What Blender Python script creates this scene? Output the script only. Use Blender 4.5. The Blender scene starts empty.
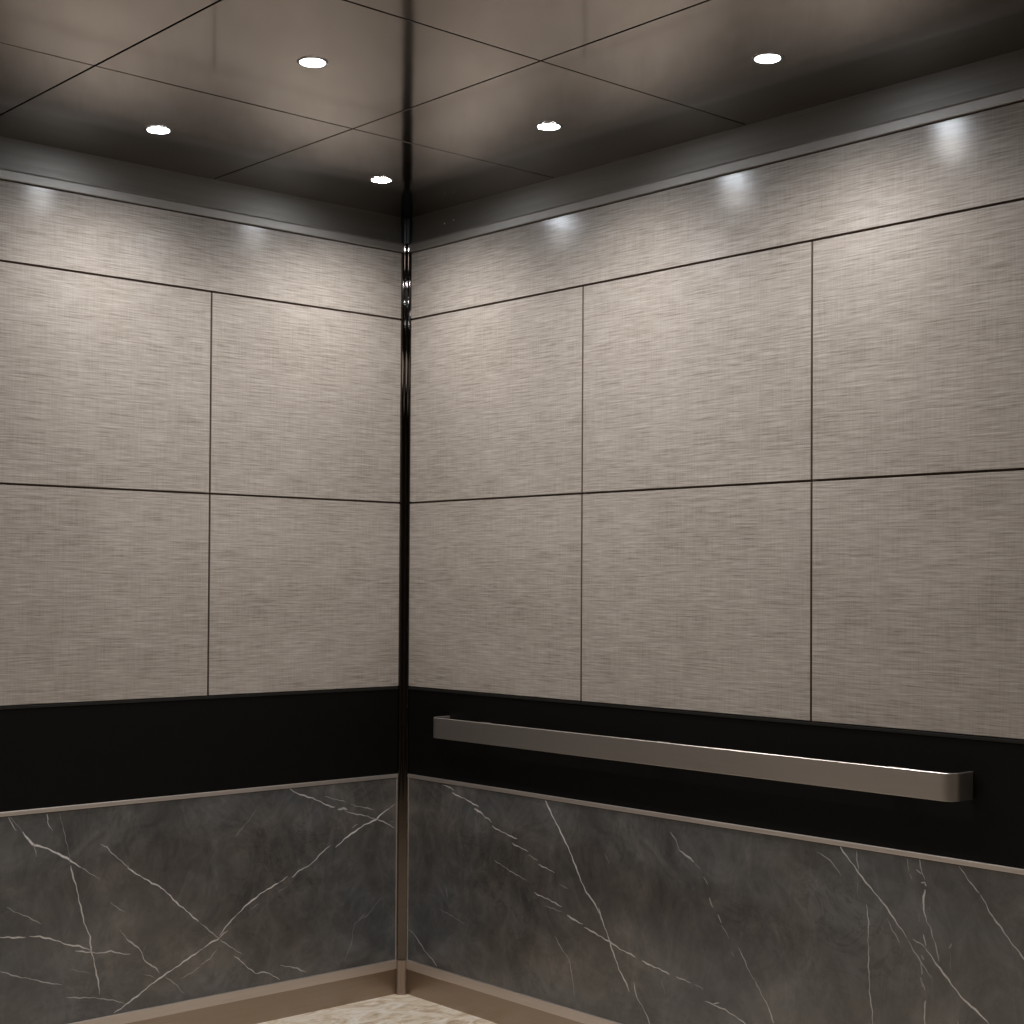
import bpy, bmesh, math, random
from mathutils import Vector, Matrix
random.seed(4)
S = bpy.context.scene
COL = S.collection

# ------------------------------------------------------------------ measures (metres; the corner stands at the origin,
# the right wall runs along +x in the plane y=0, the left wall along -y in the plane x=0)
Z_LEDGE, Z_STONE, Z_BAND, Z_MID, Z_TOP = 0.116, 0.728, 1.017, 1.627, 2.239
Z_FABRIC_TOP, Z_CROWN, Z_CEIL = 2.463, 2.494, 2.580
L_COLS = [0.024, 0.7469, 1.4938, 2.2407]
R_COLS = [0.024, 0.8411, 1.6724, 2.5036]
CX = [0.0, 0.7176, 1.4588, 2.52]
CY = [0.0, 0.7468, 1.4974, 2.2560]
GAP = 0.006
ROOM_X, ROOM_Y = 5.2, 4.6

# ------------------------------------------------------------------ materials
def new_mat(name):
    m = bpy.data.materials.new(name); m.use_nodes = True
    nt = m.node_tree; b = nt.nodes['Principled BSDF']
    return m, nt, b
def N(nt, t, **kw):
    n = nt.nodes.new(t)
    for k, v in kw.items():
        if k in n.inputs: n.inputs[k].default_value = v
        else: setattr(n, k, v)
    return n
def mth(nt, op, a, b=None, c=None, clamp=False):
    n = nt.nodes.new('ShaderNodeMath'); n.operation = op; n.use_clamp = clamp
    for i, v in enumerate((a, b, c)):
        if v is None: continue
        if isinstance(v, (int, float)): n.inputs[i].default_value = v
        else: nt.links.new(v, n.inputs[i])
    return n.outputs[0]
def wall_uv(nt):
    """metres along the wall and metres up, on either wall"""
    g = nt.nodes.new('ShaderNodeNewGeometry'); s = nt.nodes.new('ShaderNodeSeparateXYZ')
    nt.links.new(g.outputs['Position'], s.inputs[0])
    return mth(nt, 'SUBTRACT', s.outputs[0], s.outputs[1]), s.outputs[2], g
def noise(nt, u, v, su, sv, detail=2, rough=.5, off=0.0, dist=0.0):
    c = nt.nodes.new('ShaderNodeCombineXYZ')
    nt.links.new(mth(nt, 'MULTIPLY', u, su), c.inputs[0]); nt.links.new(mth(nt, 'MULTIPLY', v, sv), c.inputs[1])
    c.inputs[2].default_value = off
    n = N(nt, 'ShaderNodeTexNoise', Scale=1.0, Detail=detail, Roughness=rough, Distortion=dist)
    nt.links.new(c.outputs[0], n.inputs['Vector']); return n.outputs[0]
def ramp(nt, fac, stops):
    r = nt.nodes.new('ShaderNodeValToRGB'); e = r.color_ramp.elements
    while len(e) < len(stops): e.new(.5)
    for k, (p, c) in zip(e, stops): k.position = p; k.color = (*c, 1)
    nt.links.new(fac, r.inputs[0]); return r.outputs[0]
def bump(nt, b, h, strength, dist, inp='Normal'):
    n = N(nt, 'ShaderNodeBump', Strength=strength, Distance=dist)
    nt.links.new(h, n.inputs['Height']); nt.links.new(n.outputs[0], b.inputs[inp])

def fabric_mat():
    m, nt, b = new_mat('woven_linen_laminate')
    u, v, g = wall_uv(nt)
    a = noise(nt, u, v, 8, 235, 3, .6)
    c = noise(nt, u, v, 18, 360, 2, .6, 3)
    d = noise(nt, u, v, 210, 10, 2, .6, 7)
    e = noise(nt, u, v, 2.2, 5, 2, .5, 11)
    s = mth(nt, 'ADD', mth(nt, 'MULTIPLY', a, .46), mth(nt, 'MULTIPLY', c, .30))
    s = mth(nt, 'ADD', s, mth(nt, 'MULTIPLY', d, .13)); s = mth(nt, 'ADD', s, mth(nt, 'MULTIPLY', e, .11))
    col = ramp(nt, s, FABRIC)
    nt.links.new(col, b.inputs['Base Color'])
    b.inputs['Roughness'].default_value = .55
    b.inputs['Specular IOR Level'].default_value = .2
    b.inputs['Coat Weight'].default_value = FAB_COAT
    b.inputs['Coat Roughness'].default_value = FAB_COAT_R
    b.inputs['Coat Tint'].default_value = (1, 1, 1, 1)
    bump(nt, b, s, .25, .002)
    bump(nt, b, mth(nt, 'ADD', noise(nt, u, v, 260, 260, 2, .6, 5), mth(nt, 'MULTIPLY', s, .5)), .12, .0016, 'Coat Normal')
    return m

def stone_mat():
    m, nt, b = new_mat('dark_grey_veined_marble')
    u, v, g = wall_uv(nt)
    big = noise(nt, u, v, 3.2, 4.0, 6, .62, 2, 1.2)
    clo = noise(nt, u, v, 9, 6, 7, .68, 9, 1.6)
    s = mth(nt, 'ADD', mth(nt, 'MULTIPLY', big, .55), mth(nt, 'MULTIPLY', clo, .45))
    base0 = ramp(nt, s, STONE)
    tn = noise(nt, u, v, 1.7, 2.4, 4, .6, 77, .8)
    tint = ramp(nt, tn, [(.38, (.92, .97, 1.03)), (.62, (1.08, 1.01, .95))])
    mu = N(nt, 'ShaderNodeMix', data_type='RGBA'); mu.blend_type = 'MULTIPLY'; mu.inputs[0].default_value = 1
    nt.links.new(base0, mu.inputs[6]); nt.links.new(tint, mu.inputs[7]); base = mu.outputs[2]
    # dark hairline cracks
    cr = noise(nt, u, v, 5.5, 7.5, 5, .65, 21, 1.0)
    crk = mth(nt, 'SUBTRACT', 1.0, mth(nt, 'MULTIPLY', mth(nt, 'ABSOLUTE', mth(nt, 'SUBTRACT', cr, .5)), 38.0), clamp=True)
    msk = mth(nt, 'MULTIPLY', mth(nt, 'SUBTRACT', noise(nt, u, v, 2.6, 3.0, 2, .5, 31), .48, clamp=True), 5.0, clamp=True)
    crk = mth(nt, 'MULTIPLY', crk, msk)
    mx = N(nt, 'ShaderNodeMix', data_type='RGBA'); nt.links.new(mth(nt, 'MULTIPLY', crk, .38), mx.inputs[0])
    nt.links.new(base, mx.inputs[6]); mx.inputs[7].default_value = (.012, .012, .012, 1)
    # faint hazy light veining
    hz = noise(nt, u, v, 6.5, 3.4, 6, .6, 41, 1.4)
    hz = mth(nt, 'SUBTRACT', 1.0, mth(nt, 'MULTIPLY', mth(nt, 'ABSOLUTE', mth(nt, 'SUBTRACT', hz, .52)), 30.0), clamp=True)
    m1 = N(nt, 'ShaderNodeMix', data_type='RGBA'); nt.links.new(mth(nt, 'MULTIPLY', hz, .045), m1.inputs[0])
    nt.links.new(mx.outputs[2], m1.inputs[6]); m1.inputs[7].default_value = (.35, .34, .33, 1)
    # white veins: strength stored on the mesh
    at = N(nt, 'ShaderNodeAttribute', attribute_name='vein')
    br = noise(nt, u, v, 95, 95, 3, .6, 51)
    f = mth(nt, 'MULTIPLY', at.outputs['Fac'], mth(nt, 'ADD', mth(nt, 'MULTIPLY', br, 1.6), .40))
    f = mth(nt, 'MULTIPLY', f, 1.0, clamp=True)
    m2 = N(nt, 'ShaderNodeMix', data_type='RGBA'); nt.links.new(f, m2.inputs[0])
    nt.links.new(m1.outputs[2], m2.inputs[6]); m2.inputs[7].default_value = VEIN
    nt.links.new(m2.outputs[2], b.inputs['Base Color'])
    b.inputs['Roughness'].default_value = .24
    b.inputs['Specular IOR Level'].default_value = 1.0
    return m

def metal_mat(name, col, rough, brush=None, var=.12, aniso=0.0, rot=0.0, bumpk=.0):
    m, nt, b = new_mat(name)
    b.inputs['Metallic'].default_value = 1
    u, v, g = wall_uv(nt)
    if brush == 'h': n = noise(nt, u, v, 4, 700, 3, .6)
    elif brush == 'v': n = noise(nt, u, v, 700, 4, 3, .6)
    else: n = noise(nt, u, v, 3, 3, 3, .6)
    lo = tuple(c * (1 - var) for c in col); hi = tuple(min(1, c * (1 + var)) for c in col)
    nt.links.new(ramp(nt, n, [(.3, lo), (.7, hi)]), b.inputs['Base Color'])
    rr = mth(nt, 'ADD', mth(nt, 'MULTIPLY', n, rough * .3), rough * .85)
    nt.links.new(rr, b.inputs['Roughness'])
    if aniso:
        b.inputs['Anisotropic'].default_value = aniso; b.inputs['Anisotropic Rotation'].default_value = rot
        t = N(nt, 'ShaderNodeTangent', direction_type='RADIAL', axis='Z'); nt.links.new(t.outputs[0], b.inputs['Tangent'])
    if bumpk: bump(nt, b, n, bumpk, .0004)
    return m

def ceiling_mat():
    m, nt, b = new_mat('polished_bronze_ceiling_panel')
    g = nt.nodes.new('ShaderNodeNewGeometry')
    n = N(nt, 'ShaderNodeTexNoise', Scale=2.2, Detail=3.0); nt.links.new(g.outputs['Position'], n.inputs['Vector'])
    nt.links.new(ramp(nt, n.outputs[0], [(.3, tuple(c * .93 for c in CEILC)), (.7, tuple(c * 1.07 for c in CEILC))]), b.inputs['Base Color'])
    b.inputs['Metallic'].default_value = 1; b.inputs['Roughness'].default_value = CEIL_R
    w = N(nt, 'ShaderNodeTexNoise', Scale=3.2, Detail=1.0); nt.links.new(g.outputs['Position'], w.inputs['Vector'])
    bump(nt, b, w.outputs[0], .35, .004)
    return m

def plain_mat(name, col, rough, spec=.5, nscale=6.0, var=.1):
    m, nt, b = new_mat(name)
    g = nt.nodes.new('ShaderNodeNewGeometry')
    n = N(nt, 'ShaderNodeTexNoise', Scale=nscale, Detail=4.0); nt.links.new(g.outputs['Position'], n.inputs['Vector'])
    nt.links.new(ramp(nt, n.outputs[0], [(.3, tuple(c * (1 - var) for c in col)), (.7, tuple(c * (1 + var) for c in col))]), b.inputs['Base Color'])
    b.inputs['Roughness'].default_value = rough; b.inputs['Specular IOR Level'].default_value = spec
    return m

def floor_mat():
    m, nt, b = new_mat('beige_stone_floor')
    g = nt.nodes.new('ShaderNodeNewGeometry')
    mp = N(nt, 'ShaderNodeMapping'); mp.inputs['Scale'].default_value = (9, 5, 1); mp.inputs['Rotation'].default_value = (0, 0, .5)
    nt.links.new(g.outputs['Position'], mp.inputs[0])
    n = N(nt, 'ShaderNodeTexNoise', Scale=1.6, Detail=8.0, Roughness=.66, Distortion=1.8); nt.links.new(mp.outputs[0], n.inputs['Vector'])
    nt.links.new(ramp(nt, n.outputs[0], FLOORC), b.inputs['Base Color'])
    b.inputs['Roughness'].default_value = .38
    return m

def emit_mat(name, col, st):
    m, nt, b = new_mat(name)
    b.inputs['Base Color'].default_value = (.9, .9, .9, 1)
    b.inputs['Emission Color'].default_value = (*col, 1); b.inputs['Emission Strength'].default_value = st
    return m

#TUNE
FABRIC = [(.36, (.182, .156, .131)), (.5, (.318, .280, .244)), (.64, (.438, .396, .355))]
FAB_COAT, FAB_COAT_R = .5, .16
STONE = [(.32, (.034, .034, .035)), (.5, (.080, .078, .0755)), (.68, (.150, .144, .138))]
VEIN = (.70, .68, .66, 1)
CEILC, CEIL_R = (.29, .255, .228), .10
FLOORC = [(.34, (.46, .34, .22)), (.48, (.76, .63, .48)), (.64, (.93, .87, .78))]
LAMP_W, LENS_ST, LOBBY_W, EXPOSURE = 22.0, 190.0, 2.5, 0.0
LAMP_COL = (1.0, .965, .94)
SPOT_DEG = 162
POST_ROT = 0.25
#ENDTUNE

M = {}
M['fabric'] = fabric_mat()
M['stone'] = stone_mat()
M['ceil'] = ceiling_mat()
M['floor'] = floor_mat()
M['black'] = plain_mat('black_laminate', (.0030, .0027, .0023), .5, .15, 30)
M['black_edge'] = plain_mat('black_edge_strip', (.012, .0115, .010), .45, .3, 30)
M['reveal'] = plain_mat('dark_brown_reveal', (.19, .145, .115), .7, .2, 12)
M['panel_edge'] = M['fabric']
M['bronze'] = metal_mat('brushed_bronze', (.38, .315, .26), .36, 'h', .10)
M['ledge'] = metal_mat('satin_bronze_strip', (.66, .60, .56), .5, 'h', .08)
M['crown'] = metal_mat('satin_nickel_band', (.20, .188, .168), .5, 'h', .10)
M['bead'] = metal_mat('satin_nickel_bead', (.34, .32, .295), .6, 'h', .08)
M['post'] = metal_mat('dark_polished_post_metal', (.12, .102, .09), .04, None, .05)
M['foot'] = metal_mat('bronze_post_foot', (.34, .28, .235), .34, 'v', .10)
M['cap'] = plain_mat('black_post_cap', (.004, .004, .004), .35, .3, 20)
M['rail'] = metal_mat('brushed_stainless_rail', (.57, .52, .475), .33, 'h', .04)
M['rail'].node_tree.nodes['Principled BSDF'].inputs['Metallic'].default_value = .9
M['ring'] = metal_mat('dark_lamp_ring', (.16, .14, .13), .3)
M['lens'] = emit_mat('lit_lamp_lens', (.86, .92, 1.0), LENS_ST)
M['plaster'] = plain_mat('shaded_lobby_plaster', (.14, .13, .12), .8, .2, 3, .05)  # lobby plaster darkened in colour, standing in for an unlit lobby
M['plaster_lit'] = plain_mat('lit_lobby_plaster', (.48, .45, .42), .8, .2, 3, .05)  # lightened copy, painting the lit lobby wall that the handrail reflects
M['ceil_back'] = plain_mat('dark_ceiling_deck', (.03, .026, .022), .8, .2, 5)
M['jamb'] = metal_mat('bright_satin_jamb', (.62, .58, .54), .3, 'v', .08)

# ------------------------------------------------------------------ mesh helpers (all shapes are given in world metres)
def box(bm, x0, x1, y0, y1, z0, z1, bev=0.0, seg=2):
    r = bmesh.ops.create_cube(bm, size=1.0)
    vs = r['verts']
    for v in vs:
        v.co = Vector(((x0 + x1) / 2 + v.co.x * (x1 - x0), (y0 + y1) / 2 + v.co.y * (y1 - y0), (z0 + z1) / 2 + v.co.z * (z1 - z0)))
    if bev:
        es = list({e for v in vs for e in v.link_edges})
        bmesh.ops.bevel(bm, geom=es, offset=bev, segments=seg, profile=.5, affect='EDGES')
def wbox(bm, side, u0, u1, d0, d1, z0, z1, bev=0.0, seg=2):
    """a box on a wall: u along the wall from the corner, d out of the wall into the room"""
    if side == 'left': box(bm, d0, d1, -u1, -u0, z0, z1, bev, seg)
    else: box(bm, u0, u1, -d1, -d0, z0, z1, bev, seg)
def prism(bm, pts, z0, z1, bev=0.0):
    """vertical prism over a counter-clockwise outline"""
    lo = [bm.verts.new((x, y, z0)) for x, y in pts]; hi = [bm.verts.new((x, y, z1)) for x, y in pts]
    n = len(pts)
    bm.faces.new(lo[::-1]); bm.faces.new(hi)
    for i in range(n): bm.faces.new((lo[i], lo[(i + 1) % n], hi[(i + 1) % n], hi[i]))
def extrude_profile(bm, side, prof, u0, u1):
    """profile points (d out of wall, z) swept along the wall"""
    P = (lambda u, d, z: (d, -u, z)) if side == 'left' else (lambda u, d, z: (u, -d, z))
    a = [bm.verts.new(P(u0, d, z)) for d, z in prof]; b = [bm.verts.new(P(u1, d, z)) for d, z in prof]
    n = len(prof)
    bm.faces.new(a); bm.faces.new(b[::-1])
    for i in range(n): bm.faces.new((a[i], b[i], b[(i + 1) % n], a[(i + 1) % n]))
    bmesh.ops.recalc_face_normals(bm, faces=bm.faces[:])
def lathe(bm, cx, cy, prof, n=40, cap=True):
    rings = []
    for r, z in prof:
        rings.append([bm.verts.new((cx + r * math.cos(2 * math.pi * i / n), cy + r * math.sin(2 * math.pi * i / n), z)) for i in range(n)])
    for a, b in zip(rings, rings[1:]):
        for i in range(n): bm.faces.new((a[i], a[(i + 1) % n], b[(i + 1) % n], b[i]))
    if cap:
        bm.faces.new(rings[0][::-1]); bm.faces.new(rings[-1])
    bmesh.ops.recalc_face_normals(bm, faces=bm.faces[:])

def obj(name, bm, mat, parent=None, origin=None, smooth=False):
    if origin is None:
        if parent is not None: origin = Vector(parent['_o'])
        else:
            xs = [v.co for v in bm.verts]
            origin = Vector(((min(v.x for v in xs) + max(v.x for v in xs)) / 2, (min(v.y for v in xs) + max(v.y for v in xs)) / 2, min(v.z for v in xs)))
    origin = Vector(origin)
    for v in bm.verts: v.co -= origin
    me = bpy.data.meshes.new(name); bm.to_mesh(me); bm.free()
    me.materials.append(mat)
    if smooth:
        for p in me.polygons: p.use_smooth = True
    o = bpy.data.objects.new(name, me); COL.objects.link(o)
    if parent is not None:
        o.parent = parent
        o['_o'] = tuple(origin)
    else:
        o.location = origin; o['_o'] = tuple(origin)
    return o
def thing(name, label, cat, loc, group=None):
    o = bpy.data.objects.new(name, None); COL.objects.link(o); o.location = loc; o['_o'] = tuple(loc)
    o.empty_display_size = .05
    return tag(o, label, cat, group)
def tag(o, label, cat, group=None):
    o['label'] = label; o['category'] = cat
    if group: o['group'] = group
    return o
def struct(name, bm, mat, label=None):
    o = obj(name, bm, mat); o['kind'] = 'structure'
    if label: o['label'] = label
    return o

# ------------------------------------------------------------------ room shell
T = .012            # panels stand this far in front of the wall deck
b = bmesh.new(); box(b, -.15, ROOM_X + .15, -ROOM_Y - .15, .15, -.1, 0); struct('floor', b, M['floor'], 'beige mottled stone floor')
b = bmesh.new(); box(b, -.15, ROOM_X + .15, -ROOM_Y - .15, .15, Z_CEIL + .012, Z_CEIL + .1); struct('ceiling', b, M['ceil_back'], 'dark deck above the bronze ceiling panels')
b = bmesh.new(); box(b, -.12, -T, -ROOM_Y, .12, 0, Z_CEIL + .012); wl = struct('wall_left', b, M['reveal'], 'left wall behind the linen, black and marble panels')
b = bmesh.new(); box(b, -T, ROOM_X, T, .12, 0, Z_CEIL + .012); wr = struct('wall_right', b, M['reveal'], 'right wall behind the linen, black and marble panels')
b = bmesh.new(); box(b, ROOM_X, ROOM_X + .12, -ROOM_Y, T, 0, Z_CEIL + .012); struct('wall_front', b, M['plaster'])
b = bmesh.new(); box(b, -T, ROOM_X, -ROOM_Y - .12, -ROOM_Y, 0, Z_CEIL + .012); struct('wall_back', b, M['plaster'])
# beyond the cab the two walls go on as lobby plaster
b = bmesh.new(); box(b, -T, .02, -ROOM_Y, -2.31, 0, Z_CEIL + .012); obj('plaster_lining', b, M['plaster_lit'], wl)
b = bmesh.new(); box(b, 2.573, ROOM_X, -.02, T, 0, Z_CEIL + .012); obj('plaster_lining', b, M['plaster'], wr)

# ------------------------------------------------------------------ linen panels
def panel(side, u0, u1, z0, z1, label, name='linen_panel', group=None):
    b = bmesh.new(); g = GAP / 2
    wbox(b, side, u0 + (g if u0 > .1 else 0), u1 - g, -T, 0, z0, z1, .0008, 2)
    o = obj(name, b, M['fabric']); o.data.materials.append(M['reveal'])
    for p in o.data.polygons:
        n = p.normal
        if (n.x if side == 'left' else -n.y) < .6: p.material_index = 1
    return tag(o, label, 'wall panel', group)
RW = ['nearest the corner post', 'in the middle of the run', 'at the far right']
LW = ['nearest the corner post', 'second from the corner post', 'third from the corner post']
for side, cols, words in (('left', L_COLS, LW), ('right', R_COLS, RW)):
    for i in range(3):
        panel(side, cols[i], cols[i + 1], Z_MID + GAP / 2, Z_TOP - GAP / 2, f'taupe linen panel on the {side} wall, upper row, {words[i]}', group='linen wall panels')
        panel(side, cols[i], cols[i + 1], Z_BAND + .002, Z_MID - GAP / 2, f'taupe linen panel, {side} wall, row above the black band, {words[i]}', group='linen wall panels')
    panel(side, cols[0], cols[3], Z_TOP + GAP / 2, Z_FABRIC_TOP - .003, f'long narrow linen frieze panel under the ceiling on the {side} wall', 'frieze_panel', 'linen frieze panels')

# ------------------------------------------------------------------ black bands
for side, cols in (('left', L_COLS), ('right', R_COLS)):
    t = thing('black_band_panel', {'left': 'plain glossy black band on the left wall between linen and marble',
              'right': 'black band on the right wall behind the steel handrail'}[side], 'wall panel',
              (0, -cols[3] / 2, Z_STONE) if side == 'left' else (cols[3] / 2, 0, Z_STONE), 'black bands')
    b = bmesh.new(); wbox(b, side, cols[0], cols[3] - GAP / 2, -T, -.002, Z_STONE + .0005, Z_BAND - .009); obj('panel', b, M['black'], t)
    b = bmesh.new(); wbox(b, side, cols[0], cols[3] - GAP / 2, -T, .0015, Z_BAND - .0085, Z_BAND - .001, .0006); e = obj('edge_strip', b, M['black_edge'], t)
    e['label'] = 'thin dark strip along the top of the black band'

# ------------------------------------------------------------------ marble wainscot with its veins
VEINS_LEFT = [
 (3,0.6,[(1.3722,0.7197),(1.3596,0.6944),(1.3453,0.6727)]),
 (2.2,0.35,[(1.371,0.718),(1.3427,0.6874),(1.3244,0.6668)]),
 (6.5,1,[(1.3283,0.6672),(1.3168,0.6525),(1.3053,0.6389),(1.2909,0.6272),(1.265,0.6184),(1.233,0.6029),(1.2095,0.5883),(1.1828,0.5716),(1.1529,0.55)]),
 (3,0.5,[(1.1529,0.55),(1.1258,0.5302),(1.0954,0.5116)]),
 (2.6,0.35,[(1.2955,0.6314),(1.2896,0.6119),(1.2859,0.5942)]),
 (3,0.6,[(1.2564,0.7169),(1.2543,0.6868),(1.2483,0.6726),(1.2383,0.6618)]),
 (2,0.3,[(1.2197,0.7108),(1.2074,0.6631),(1.1951,0.618),(1.1845,0.5619)]),
 (4.5,0.75,[(1.1844,0.5592),(1.1764,0.528),(1.1641,0.488),(1.1534,0.4425),(1.1453,0.4084),(1.136,0.3795),(1.1237,0.3528),(1.1184,0.3105),(1.1096,0.276),(1.0982,0.2298),(1.0904,0.1813)]),
 (3,0.6,[(1.0935,0.6093),(1.0733,0.5993),(1.0534,0.5748),(1.0255,0.552),(1.0035,0.5325)]),
 (4.5,0.9,[(1.0066,0.5329),(0.9896,0.5168),(0.9529,0.4954),(0.9273,0.4763),(0.9016,0.4651),(0.8756,0.44),(0.8362,0.4004),(0.8064,0.3761),(0.773,0.3442)]),
 (2.4,0.55,[(0.773,0.3442),(0.7359,0.3138),(0.7025,0.2855)]),
 (2.5,0.35,[(1.0611,0.4386),(1.0363,0.4197),(1.0114,0.4023)]),
 (3,0.4,[(1.3707,0.4661),(1.3397,0.447),(1.3056,0.4289),(1.2682,0.4064)]),
 (4.5,0.85,[(1.3975,0.3885),(1.3558,0.3813),(1.3163,0.3772)]),
 (4.5,0.85,[(1.305,0.3766),(1.2735,0.372),(1.2475,0.3638),(1.2183,0.3503),(1.1889,0.3366),(1.1533,0.3269),(1.1172,0.3104)]),
 (4,0.7,[(1.168,0.3181),(1.1352,0.3076),(1.0869,0.2985),(1.0564,0.2983),(1.0255,0.288),(0.9956,0.2789)]),
 (3,0.6,[(1.3964,0.2971),(1.3601,0.2822),(1.3263,0.2671),(1.2864,0.2552),(1.2518,0.2397),(1.2052,0.2282)]),
 (2.5,0.3,[(1.1792,0.2661),(1.1465,0.2553),(1.1225,0.2459)]),
 (2.5,0.4,[(1.0325,0.358),(1.0074,0.3274)]),
 (4,0.65,[(1.0105,0.329),(0.9759,0.3002),(0.958,0.2794),(0.9534,0.2616),(0.9374,0.2432),(0.915,0.2294),(0.8988,0.2114)]),
 (2.5,0.35,[(0.9593,0.2184),(0.9179,0.2014)]),
 (3,0.4,[(0.8794,0.1968),(0.8467,0.1685),(0.8189,0.1379)]),
 (5,0.9,[(1.0452,0.1205),(1.0052,0.1387),(0.9618,0.1622),(0.9114,0.1907),(0.8666,0.2103),(0.8212,0.2307),(0.7753,0.2526),(0.7554,0.26)]),
 (3.5,0.5,[(1.196,0.19),(1.1456,0.1814),(1.0975,0.172),(1.0363,0.1525),(1.0115,0.1414)]),
 (2.2,0.3,[(0.9444,0.3011),(0.9568,0.2803)]),
 (2.5,0.35,[(0.8338,0.1808),(0.7945,0.1946),(0.7615,0.2097)]),
 (5.5,1,[(0.7561,0.2598),(0.7361,0.2714),(0.6991,0.2835)]),
 (4,0.6,[(0.7025,0.2852),(0.6686,0.3026)]),
 (4.5,0.75,[(0.6991,0.2894),(0.6688,0.3234),(0.6381,0.3458)]),
 (5,1,[(0.6381,0.3458),(0.5967,0.3759),(0.5512,0.4),(0.5122,0.4161),(0.4893,0.4236)]),
 (4,0.7,[(0.4893,0.4236),(0.4548,0.4394)]),
 (4,0.75,[(0.4401,0.4346),(0.411,0.4544),(0.3852,0.4599),(0.3593,0.4742),(0.3258,0.5001),(0.2935,0.5215)]),
 (5.5,1,[(0.2728,0.5111),(0.2385,0.5338),(0.1999,0.5537),(0.161,0.5707),(0.1096,0.5861),(0.0817,0.6058),(0.0576,0.6164)]),
 (4,0.75,[(0.0592,0.6153),(0.0415,0.6259),(0.027,0.6349)]),
 (3.5,0.5,[(0.2079,0.5671),(0.1846,0.5775)]),
 (4.5,0.75,[(0.4649,0.719),(0.4429,0.7099),(0.4208,0.6957),(0.3912,0.6852),(0.3613,0.6764),(0.335,0.6623),(0.3084,0.65),(0.2779,0.6398)]),
 (8,0.6,[(0.2664,0.6325),(0.2433,0.6335),(0.2278,0.6276)]),
 (3.5,0.6,[(0.2394,0.6249),(0.2083,0.6132),(0.1691,0.6057),(0.1295,0.5912),(0.1096,0.5861)]),
 (3.5,0.7,[(0.1096,0.5861),(0.0774,0.5733),(0.0531,0.5581),(0.0286,0.5473)]),
 (2.6,0.5,[(0.3163,0.6775),(0.2705,0.6641),(0.2358,0.6535)]),
 (2.6,0.5,[(0.2125,0.6432),(0.1694,0.6299),(0.1218,0.6191)]),
 (2.6,0.4,[(0.0572,0.5714),(0.0288,0.5731)]),
 (2.4,0.4,[(0.7534,0.3265),(0.699,0.2805)]),
 (3,0.5,[(0.6956,0.2783),(0.6577,0.249),(0.6195,0.2242)]),
 (4,0.7,[(0.6471,0.2208),(0.6192,0.2004),(0.5946,0.1757),(0.5699,0.1567)]),
 (3.5,0.7,[(0.5699,0.1567),(0.5381,0.1558),(0.5094,0.1421),(0.4805,0.1229)]),
 (4,0.5,[(0.4809,0.1678),(0.4519,0.1589),(0.4153,0.147),(0.3819,0.1294)]),
 (3,0.4,[(0.7655,0.2117),(0.7322,0.2269),(0.7055,0.2521)]),
 (5,0.2,[(0.4905,0.3952),(0.4653,0.4072)]),
 (5,0.15,[(0.5964,0.352),(0.5615,0.3683)]),
 (5,0.12,[(0.2347,0.1401),(0.2081,0.1925),(0.1971,0.2539),(0.1504,0.2853)]),
 (6,0.1,[(0.1971,0.257),(0.1424,0.2779),(0.0872,0.3279)]),
 (5,0.12,[(0.6475,0.5844),(0.6063,0.6219),(0.5716,0.6606)]),
]
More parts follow.
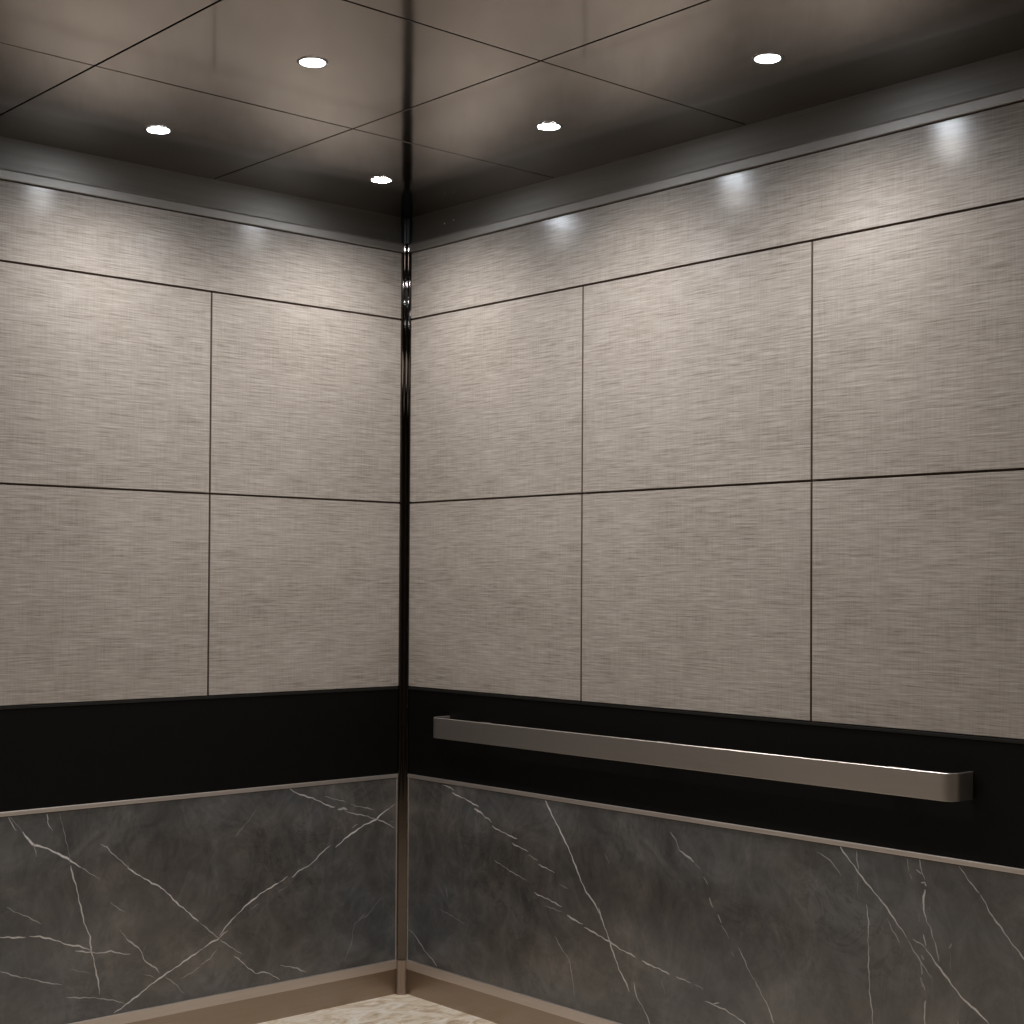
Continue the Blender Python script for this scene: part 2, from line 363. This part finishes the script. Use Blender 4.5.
VEINS_RIGHT = [
 (4,0.7,[(0.2024,0.7101),(0.2322,0.7068),(0.2618,0.698)]),
 (4,0.85,[(0.2521,0.6882),(0.3057,0.6789),(0.3538,0.6669),(0.3842,0.6592)]),
 (6,0.85,[(0.3616,0.6493),(0.3919,0.6435),(0.4107,0.6347)]),
 (9,0.6,[(0.4107,0.6316),(0.4294,0.6265),(0.4462,0.6175)]),
 (4,0.75,[(0.4482,0.6057),(0.5033,0.5919),(0.5664,0.5806)]),
 (4,0.8,[(0.5415,0.5655),(0.5755,0.5574),(0.6154,0.549)]),
 (3,0.45,[(0.6154,0.5408),(0.6591,0.5267)]),
 (4.5,0.75,[(0.6618,0.5165),(0.698,0.5105),(0.732,0.5008)]),
 (3,0.3,[(0.7508,0.4711),(0.791,0.4633)]),
 (3,0.5,[(0.4584,0.5028),(0.5134,0.4852),(0.5674,0.4702),(0.6117,0.4612)]),
 (4,0.75,[(0.6435,0.4294),(0.6901,0.4208),(0.7327,0.4141),(0.7648,0.4047)]),
 (3,0.3,[(0.6903,0.3975),(0.7682,0.3909)]),
 (6,0.8,[(0.7874,0.3836),(0.8205,0.3765),(0.8532,0.3683)]),
 (4.5,0.8,[(0.8573,0.3627),(0.8977,0.3532),(0.9296,0.3463)]),
 (5.5,0.9,[(0.686,0.7172),(0.7093,0.6854),(0.7436,0.643),(0.7774,0.601),(0.8068,0.559),(0.8359,0.5088),(0.8688,0.4614),(0.893,0.4465),(0.9132,0.4244),(0.9293,0.3944)]),
 (3.5,0.6,[(0.0313,0.216),(0.0658,0.2026),(0.0918,0.1816),(0.1177,0.1607),(0.1534,0.1419),(0.1818,0.1219)]),
 (2.8,0.4,[(0.7335,0.3147),(0.759,0.2875),(0.7942,0.2594),(0.8052,0.23),(0.8137,0.1888),(0.8222,0.1535)]),
 (4,0.13,[(0.2207,0.3889),(0.236,0.3475)]),
 (4,0.15,[(0.1817,0.3107),(0.2513,0.2969),(0.3194,0.2802)]),
 (5,0.8,[(0.9163,0.4269),(0.9324,0.3958),(0.9603,0.3447),(0.9802,0.3038),(0.9998,0.2686),(1.0231,0.24),(1.0424,0.2119)]),
 (3.5,0.7,[(1.0574,0.2411),(1.069,0.2051),(1.0917,0.1798),(1.1106,0.1566),(1.1271,0.1303)]),
 (4.5,0.8,[(0.9129,0.3505),(0.9643,0.3371),(1.011,0.3232),(1.0645,0.3136)]),
 (4.5,0.85,[(1.091,0.3059),(1.1393,0.2987),(1.1942,0.2902)]),
 (4.5,0.65,[(1.2194,0.2876),(1.2728,0.2804)]),
 (4,0.5,[(1.2868,0.2795),(1.3168,0.2733)]),
 (4,0.7,[(1.3218,0.2429),(1.3494,0.2397),(1.3732,0.2466)]),
 (4,0.7,[(1.3528,0.2362),(1.3936,0.2343),(1.4271,0.2233),(1.4734,0.2077)]),
 (6,0.35,[(1.1956,0.6804),(1.2138,0.6612),(1.2282,0.6364)]),
 (6,0.55,[(1.2247,0.6359),(1.2533,0.6238),(1.2816,0.6091)]),
 (2.5,0.25,[(1.2816,0.6091),(1.3132,0.5846)]),
 (5,0.4,[(1.3167,0.5746),(1.3306,0.5556)]),
 (6,0.5,[(1.3363,0.5209),(1.3502,0.497)]),
 (5,0.6,[(1.3653,0.4802),(1.3803,0.4619)]),
 (3,0.5,[(1.379,0.4565),(1.4061,0.425)]),
 (3,0.45,[(1.4363,0.4071),(1.4596,0.3755),(1.4794,0.3436),(1.499,0.3245)]),
 (7,0.4,[(1.4957,0.3264),(1.5185,0.2956)]),
 (5,0.6,[(1.5185,0.2956),(1.5411,0.2674),(1.5559,0.2329)]),
 (2.5,0.3,[(1.413,0.3901),(1.4264,0.3797)]),
 (3,0.25,[(1.1652,0.2675),(1.1764,0.2321)]),
 (5,0.2,[(0.9429,0.5877),(0.9589,0.5591)]),
 (4.5,0.75,[(1.7585,0.7182),(1.7821,0.6924),(1.8141,0.6608),(1.8485,0.6277),(1.8881,0.5958),(1.916,0.5651),(1.9436,0.537),(1.9573,0.5207)]),
 (3.5,0.5,[(1.9573,0.5207),(1.979,0.4898),(1.9979,0.4679),(2.0256,0.4387)]),
 (3,0.45,[(1.8111,0.7178),(1.8129,0.6893),(1.817,0.6588)]),
 (2.2,0.2,[(1.8141,0.6584),(1.8154,0.6036)]),
 (3.5,0.6,[(1.8418,0.5838),(1.8465,0.5418),(1.8466,0.4849),(1.8479,0.4282),(1.8508,0.3719),(1.8577,0.3259),(1.8607,0.2887)]),
 (3,0.4,[(1.6899,0.6922),(1.7201,0.6816),(1.7439,0.6654),(1.7676,0.6421)]),
 (3,0.4,[(1.9005,0.5602),(1.9161,0.5323),(1.9371,0.5056)]),
 (3.5,0.45,[(1.9542,0.7225),(1.9586,0.6952),(1.9641,0.6797)]),
 (7,0.25,[(1.9641,0.6751),(1.9679,0.664)]),
 (5,0.55,[(1.99,0.7204),(1.9932,0.6977),(1.9975,0.6868)]),
 (9,0.5,[(1.9825,0.6883),(1.9965,0.6797)]),
 (6,0.55,[(1.9965,0.6866),(2.0056,0.6672)]),
 (10,0.75,[(1.9954,0.6588),(2.0056,0.6612),(2.0094,0.6526)]),
 (6,0.7,[(2.0051,0.6441),(2.0019,0.6137),(2.0052,0.5866),(2.0106,0.569)]),
 (4,0.6,[(2.0106,0.57),(2.0217,0.5571),(2.0297,0.531)]),
 (4,0.5,[(2.0297,0.531),(2.0377,0.5096),(2.0446,0.4811)]),
 (9,0.75,[(2.0021,0.5377),(2.0058,0.5223),(2.0085,0.5112)]),
 (5,0.7,[(1.9736,0.5212),(1.9925,0.5144),(2.0112,0.5048)]),
 (5.5,0.85,[(2.0085,0.5043),(2.0377,0.4753),(2.064,0.4484),(2.0925,0.4223),(2.113,0.4025),(2.1359,0.392),(2.1586,0.3776),(2.1786,0.3596)]),
 (8,0.65,[(1.9968,0.4875),(2.0022,0.4779)]),
 (6,0.5,[(1.9952,0.4697),(1.9995,0.4429)]),
 (8,0.3,[(1.9926,0.4347),(2.0006,0.4132)]),
 (5,0.5,[(2.0006,0.4224),(2.0049,0.4072)]),
 (7,0.7,[(2.0087,0.3827),(2.0045,0.3565),(2.0067,0.3249)]),
 (3,0.15,[(2.0272,0.4345),(2.0257,0.393)]),
 (4,0.2,[(1.9897,0.584),(1.9913,0.5658)]),
 (4,0.2,[(2.0164,0.6067),(2.019,0.598)]),
 (6,0.4,[(2.0769,0.5293),(2.0717,0.5166)]),
 (3,0.2,[(2.0727,0.5158),(2.0769,0.4667)]),
 (4,0.5,[(2.0936,0.3535),(2.0952,0.3394)]),
 (3.5,0.6,[(2.0973,0.7122),(2.1179,0.6881),(2.1509,0.6571)]),
 (4.5,0.65,[(2.1534,0.6552),(2.1784,0.6169),(2.2032,0.5899),(2.2277,0.5633),(2.2519,0.5391),(2.2711,0.5187)]),
]
def marble(side, u0, u1, veins):
    t = thing('marble_panel', {'left': 'dark marble panel on the left wall, one long white vein rising to the corner',
              'right': 'dark marble panel with steep white veins on the right wall below the handrail'}[side], 'wall panel',
              (0, -(u0 + u1) / 2, Z_LEDGE) if side == 'left' else ((u0 + u1) / 2, 0, Z_LEDGE), 'marble wainscot panels')
    bm = bmesh.new(); lay = bm.verts.layers.float.new('vein')
    ztop = Z_STONE - .0125
    wbox(bm, side, u0 + .005, u1, -T, -.0010, Z_LEDGE, ztop)
    P = (lambda u, z: (-.00085, -u, z)) if side == 'left' else (lambda u, z: (u, .00085, z))
    eps = 0
    for wd, st, pts in veins:
        if len(pts) < 2: continue
        # resample with a little wander so that the veins look torn, not ruled
        q = []
        for (a, c), (a2, c2) in zip(pts, pts[1:]):
            L = math.hypot(a2 - a, c2 - c); n = max(1, int(L / .006))
            for k in range(n):
                f = k / n; q.append((a + (a2 - a) * f, c + (c2 - c) * f))
        q.append(pts[-1]); n = len(q)
        wv = random.uniform(0, 50); prev = None; lastrow = None
        eps += 1
        lift = .000004 * eps
        for k, (a, c) in enumerate(q):
            a0, c0 = q[max(0, k - 1)]; a1, c1 = q[min(n - 1, k + 1)]
            dx, dz = a1 - a0, c1 - c0; L = math.hypot(dx, dz) or 1
            nx, nz = -dz / L, dx / L
            j = .0009 * math.sin(wv + k * 1.3) + .0007 * math.sin(wv * 2 + k * .57)
            endk = min(1, (k + .6) / 3, (n - 1 - k + .6) / 3)
            w = wd * VEIN_W * (.75 + .3 * math.sin(wv + k * .41) + .15 * random.random()) * (.45 + .55 * endk)
            a += nx * j; c += nz * j
            if not (Z_LEDGE + .001 < c < ztop - .0005) or a < u0 + .006: lastrow = None; continue
            row = []
            for s_, val in ((-1, 0), (-.35, .8), (.35, .8), (1, 0)):
                co = P(a + nx * w * s_, min(ztop, c + nz * w * s_))
                co = (co[0] + lift, co[1], co[2]) if side == 'left' else (co[0], co[1] - lift, co[2])
                v = bm.verts.new(co); v[lay] = val * st * (.6 + .4 * endk); row.append(v)
            if lastrow:
                for i in range(3):
                    bm.faces.new((lastrow[i], lastrow[i + 1], row[i + 1], row[i]) if side == 'right' else (lastrow[i + 1], lastrow[i], row[i], row[i + 1]))
            lastrow = row
    o = obj('slab', bm, M['stone'], t)
    bm = bmesh.new(); wbox(bm, side, u0, u1, -T, .0022, ztop, Z_STONE, .0012); e = obj('top_strip', bm, M['ledge'], t); e['label'] = 'thin satin bronze strip along the top of the marble'
    bm = bmesh.new(); wbox(bm, side, u0, u0 + .005, -T, .0012, Z_LEDGE, ztop, .0008); e = obj('side_strip', bm, M['ledge'], t); e['label'] = 'thin bronze strip beside the corner post'
VEIN_W = .0006
marble('left', L_COLS[0], L_COLS[3] - GAP / 2, VEINS_LEFT)
marble('right', R_COLS[0], R_COLS[3] - GAP / 2, VEINS_RIGHT)

# ------------------------------------------------------------------ base: recessed kick plate under a projecting bronze strip
for side, cols in (('left', L_COLS), ('right', R_COLS)):
    b = bmesh.new(); wbox(b, side, cols[0], cols[3], -T, -.004, 0, .086)
    k = struct('baseboard_' + side, b, M['bronze'], 'brushed bronze kick plate, set back under a paler strip')
    b = bmesh.new(); wbox(b, side, cols[0], cols[3], -T, .004, .084, Z_LEDGE - .0005, .0015); obj('ledge_strip', b, M['ledge'], k)
    # crown band and bead
    n = 'trim_1' if side == 'left' else 'trim_2'
    b = bmesh.new()
    extrude_profile(b, side, [(-T, Z_CROWN - .001), (.0035, Z_CROWN - .001), (.0015, Z_CROWN + .022), (.0005, Z_CROWN + .05), (.0005, Z_CEIL), (-T, Z_CEIL)], .018, cols[3])
    c = struct(n, b, M['crown'], 'satin metal band between linen frieze and ceiling')
    b = bmesh.new()
    extrude_profile(b, side, [(-T, Z_FABRIC_TOP), (.0055, Z_FABRIC_TOP), (.0075, Z_FABRIC_TOP + .002), (.0075, Z_FABRIC_TOP + .024), (.0045, Z_CROWN - .001), (-T, Z_CROWN - .001)], .02, cols[3])
    obj('bead', b, M['bead'], c)
    if side == 'right':
        for sx, sz in ((.197, 2.531), (.244, 2.534)):
            b = bmesh.new(); r = bmesh.ops.create_uvsphere(b, u_segments=12, v_segments=8, radius=.0028)
            for v in b.verts: v.co = Vector((sx + v.co.x, -.0015 + v.co.y * .6, sz + v.co.z))
            obj('screw', b, M['jamb'], c, smooth=True)
# jambs where the cab ends
b = bmesh.new(); box(b, -T, .03, -2.309, -2.243, 0, Z_CEIL - .001, .004); struct('trim_3', b, M['jamb'])
b = bmesh.new(); box(b, 2.506, 2.572, -.14, T, 0, Z_CEIL - .001, .004); struct('trim_4', b, M['jamb'])  # unseen jamb, deepened so the handrail's end reflects something bright

# ------------------------------------------------------------------ corner post
t = thing('corner_post', 'slim dark polished metal post filling the corner from floor to ceiling', 'post', (.01, -.01, 0))
def post_outline(w, ridge, e=0.0):
    # from the right wall round to the left wall; two facets meeting at a low central ridge
    h = w / 2
    # two shallow rounded flutes side by side across the corner
    A, B = (w, -.002 - e), (.002 + e, -w)
    M_ = ((A[0] + B[0]) / 2 + ridge * .4, (A[1] + B[1]) / 2 - ridge * .4)
    pts = [(w, T * .6)]
    for P, Q in ((A, M_), (M_, B)):
        cx_, cy_ = (P[0] + Q[0]) / 2, (P[1] + Q[1]) / 2
        dx, dy = Q[0] - P[0], Q[1] - P[1]; L = math.hypot(dx, dy); R_ = L / 2 / math.sin(math.radians(24))
        nx, ny = .7071, -.7071                       # out into the room
        tx, ty = dx / L, dy / L
        for k in range(0, 15):
            a = math.radians(-24 + 48 * k / 14)
            pts.append((cx_ + tx * R_ * math.sin(a) + nx * R_ * (math.cos(a) - math.cos(math.radians(24))), cy_ + ty * R_ * math.sin(a) + ny * R_ * (math.cos(a) - math.cos(math.radians(24)))))
    return pts + [(-T * .6, -w), (-T * .6, T * .6)]
def post_piece(name, w, ridge, z0, z1, mat, e=0.0):
    b = bmesh.new(); prism(b, post_outline(w, ridge, e)[::-1], z0, z1)
    bmesh.ops.recalc_face_normals(b, faces=b.faces[:]); o = obj(name, b, mat, t, smooth=True)
    md = o.modifiers.new('split', 'EDGE_SPLIT'); md.split_angle = math.radians(15); return o
post_piece('shaft', .0238, .002, .1135, Z_CROWN - .002, M['post'])
c = post_piece('top_cap', .0265, .003, Z_CROWN - .002, Z_CEIL - .001, M['cap'], .0045); c['label'] = 'black end piece of the post under the ceiling'
c = post_piece('foot', .027, .003, 0, .1135, M['foot'], .005); c['label'] = 'wider bronze foot of the post'

# ------------------------------------------------------------------ handrail: one flat bar bent back to the wall at both ends
t = thing('handrail', 'brushed stainless flat bar handrail with rounded ends in front of the black band', 'handrail', (1.18, 0, .870))
RX0, RX1, RD, RR, TH, RZ0, RZ1 = .232, 2.134, .080, .036, .008, .870, .9345
def path(x0, x1, d, r):
    p = [(x0, .001)]
    for i in range(0, 13):
        a = math.pi + i / 12 * math.pi / 2
        p.append((x0 + r + r * math.cos(a), -(d - r) + r * math.sin(a)))
    for i in range(0, 13):
        a = -math.pi / 2 + i / 12 * math.pi / 2
        p.append((x1 - r + r * math.cos(a), -(d - r) + r * math.sin(a)))
    p.append((x1, .001)); return p
out = path(RX0, RX1, RD, RR); inn = path(RX0 + TH, RX1 - TH, RD - TH, RR - TH)
b = bmesh.new(); ch = .0012
def ring(o_, i_):
    mid = lambda a, c, f: (a[0] + (c[0] - a[0]) * f, a[1] + (c[1] - a[1]) * f)
    f = ch / TH
    return [(*o_, RZ0 + ch), (*o_, RZ1 - ch), (*mid(o_, i_, f), RZ1), (*mid(i_, o_, f), RZ1), (*i_, RZ1 - ch), (*i_, RZ0 + ch), (*mid(i_, o_, f), RZ0), (*mid(o_, i_, f), RZ0)]
rows = [[b.verts.new(p) for p in ring(o_, i_)] for o_, i_ in zip(out, inn)]
for r0, r1 in zip(rows, rows[1:]):
    for i in range(8): b.faces.new((r0[i], r0[(i + 1) % 8], r1[(i + 1) % 8], r1[i]))
b.faces.new(rows[0]); b.faces.new(rows[-1][::-1]); bmesh.ops.recalc_face_normals(b, faces=b.faces[:])
bar = obj('rail_bar', b, M['rail'], t, smooth=True)
bar.data.attributes.new('sharp_edge', 'BOOLEAN', 'EDGE')
for e in bar.data.edges:
    pass
md = bar.modifiers.new('split', 'EDGE_SPLIT'); md.split_angle = math.radians(25)
for x in (.42, 1.17, 1.93):
    b = bmesh.new()
    box(b, x - .014, x + .014, -RD + TH - .0005, -.001, .896, .910, .003)
    box(b, x - .024, x + .024, -.0045, .0, .880, .926, .0015)
    br = obj('bracket', b, M['rail'], t)

# ------------------------------------------------------------------ ceiling panels
rown = ['against the right wall', 'one row out from the right wall', 'two rows out from the right wall']
coln = ['beside the left wall', 'in the middle column', 'in the far right column']
for i in range(3):
    for j in range(3):
        b = bmesh.new(); g = .0028
        x0, x1, y0, y1 = CX[i], CX[i + 1], CY[j], CY[j + 1]
        box(b, x0 + (g if i else -.002), x1 - g, -y1 + g, -y0 - (g if j else -.002), Z_CEIL, Z_CEIL + .012, .0008, 1)
        o = obj('bronze_panel', b, M['ceil'])
        if (i, j) == (0, 0): lab = 'bronze ceiling panel in the corner directly above the post'
        else: lab = f'bronze ceiling panel {rown[j]}, {coln[i]}'
        tag(o, lab, 'ceiling panel', 'bronze ceiling panels')
# lobby ceiling beyond the cab
b = bmesh.new(); box(b, 2.525, ROOM_X, -ROOM_Y, 0, Z_CEIL, Z_CEIL + .012); box(b, -.01, 2.5249, -ROOM_Y, -2.2605, Z_CEIL, Z_CEIL + .012)
struct('trim_5', b, M['plaster'])

# ------------------------------------------------------------------ downlights
spots = [(.348, .373, 'small round lit downlight in the corner ceiling panel, nearest the post'),
         (1.095, .379, 'lit downlight near the right wall, second along from the corner post'),
         (1.831, .377, 'lit downlight near the right wall, farthest right'),
         (.355, 1.128, 'lit downlight near the left wall, farthest left'),
         (1.093, 1.135, 'lit downlight in the middle ceiling panel, away from both walls'),
         (1.831, 1.135, 'lit downlight of the second row, beyond the middle ceiling panel')]
R0 = .0300
for x, y, lab in spots:
    t = thing('downlight', lab, 'downlight', (x, -y, Z_CEIL), 'ceiling downlights')
    b = bmesh.new(); lathe(b, x, -y, [(R0 - .001, Z_CEIL - .0003), (R0 - .001, Z_CEIL - .0026), (R0 + .0015, Z_CEIL - .0032), (R0 + .005, Z_CEIL - .0024), (R0 + .007, Z_CEIL - .0002)], cap=False)
    obj('trim_ring', b, M['ring'], t, smooth=True)
    b = bmesh.new(); lathe(b, x, -y, [(R0 - .001, Z_CEIL - .001), (R0 - .001, Z_CEIL - .0025), (R0 * .8, Z_CEIL - .0040), (R0 * .5, Z_CEIL - .0048), (.001, Z_CEIL - .0052)], 32)
    obj('lens', b, M['lens'], t, smooth=True)
    l = bpy.data.lights.new('downlight_beam', 'SPOT'); l.energy = LAMP_W; l.color = LAMP_COL; l.spot_size = math.radians(SPOT_DEG); l.spot_blend = 1.0; l.shadow_soft_size = .03
    lo = bpy.data.objects.new('downlight_beam', l); COL.objects.link(lo); lo.location = (x, -y, Z_CEIL - .05)
# added fill lights below the lobby ceiling, no fixtures; they brighten cab and handrail
for x, y, k in ((3.6, 1.2, 1), (1.1, 3.5, 3), (3.8, 3.4, 1)):
    l = bpy.data.lights.new('lobby_fill', 'AREA'); l.energy = LOBBY_W * k; l.color = (1, .93, .86); l.size = 1.3
    lo = bpy.data.objects.new('lobby_fill', l); COL.objects.link(lo); lo.location = (x, -y, Z_CEIL - .02)

# ------------------------------------------------------------------ camera and world
cam = bpy.data.cameras.new('camera'); co = bpy.data.objects.new('camera', cam); COL.objects.link(co)
F, PX, PY = 1556.85, 509.08, 555.19
yaw, pitch, roll = math.radians(138.276), math.radians(1.010), math.radians(.346)
fw = Vector((math.cos(pitch) * math.cos(yaw), math.cos(pitch) * math.sin(yaw), math.sin(pitch)))
r = Vector((math.sin(yaw), -math.cos(yaw), 0)); u = r.cross(fw)
r2 = math.cos(roll) * r + math.sin(roll) * u; u2 = -math.sin(roll) * r + math.cos(roll) * u
m = Matrix((r2, u2, -fw)).transposed().to_4x4(); m.translation = Vector((4.1073, -3.1977, 1.364)); co.matrix_world = m
cam.sensor_width = 36; cam.lens = F * 36 / 1024
cam.shift_x = (512 - PX) / 1024; cam.shift_y = (PY - 512) / 1024
cam.clip_start = .02
S.camera = co
w = bpy.data.worlds.new('world'); w.use_nodes = True; w.node_tree.nodes['Background'].inputs[0].default_value = (.02, .02, .02, 1); S.world = w
S.view_settings.view_transform = 'Standard'; S.view_settings.look = 'None'; S.view_settings.gamma = 1; S.view_settings.exposure = EXPOSURE
S.view_settings.use_curve_mapping = False
for o in S.objects:
    if '_o' in o: del o['_o']
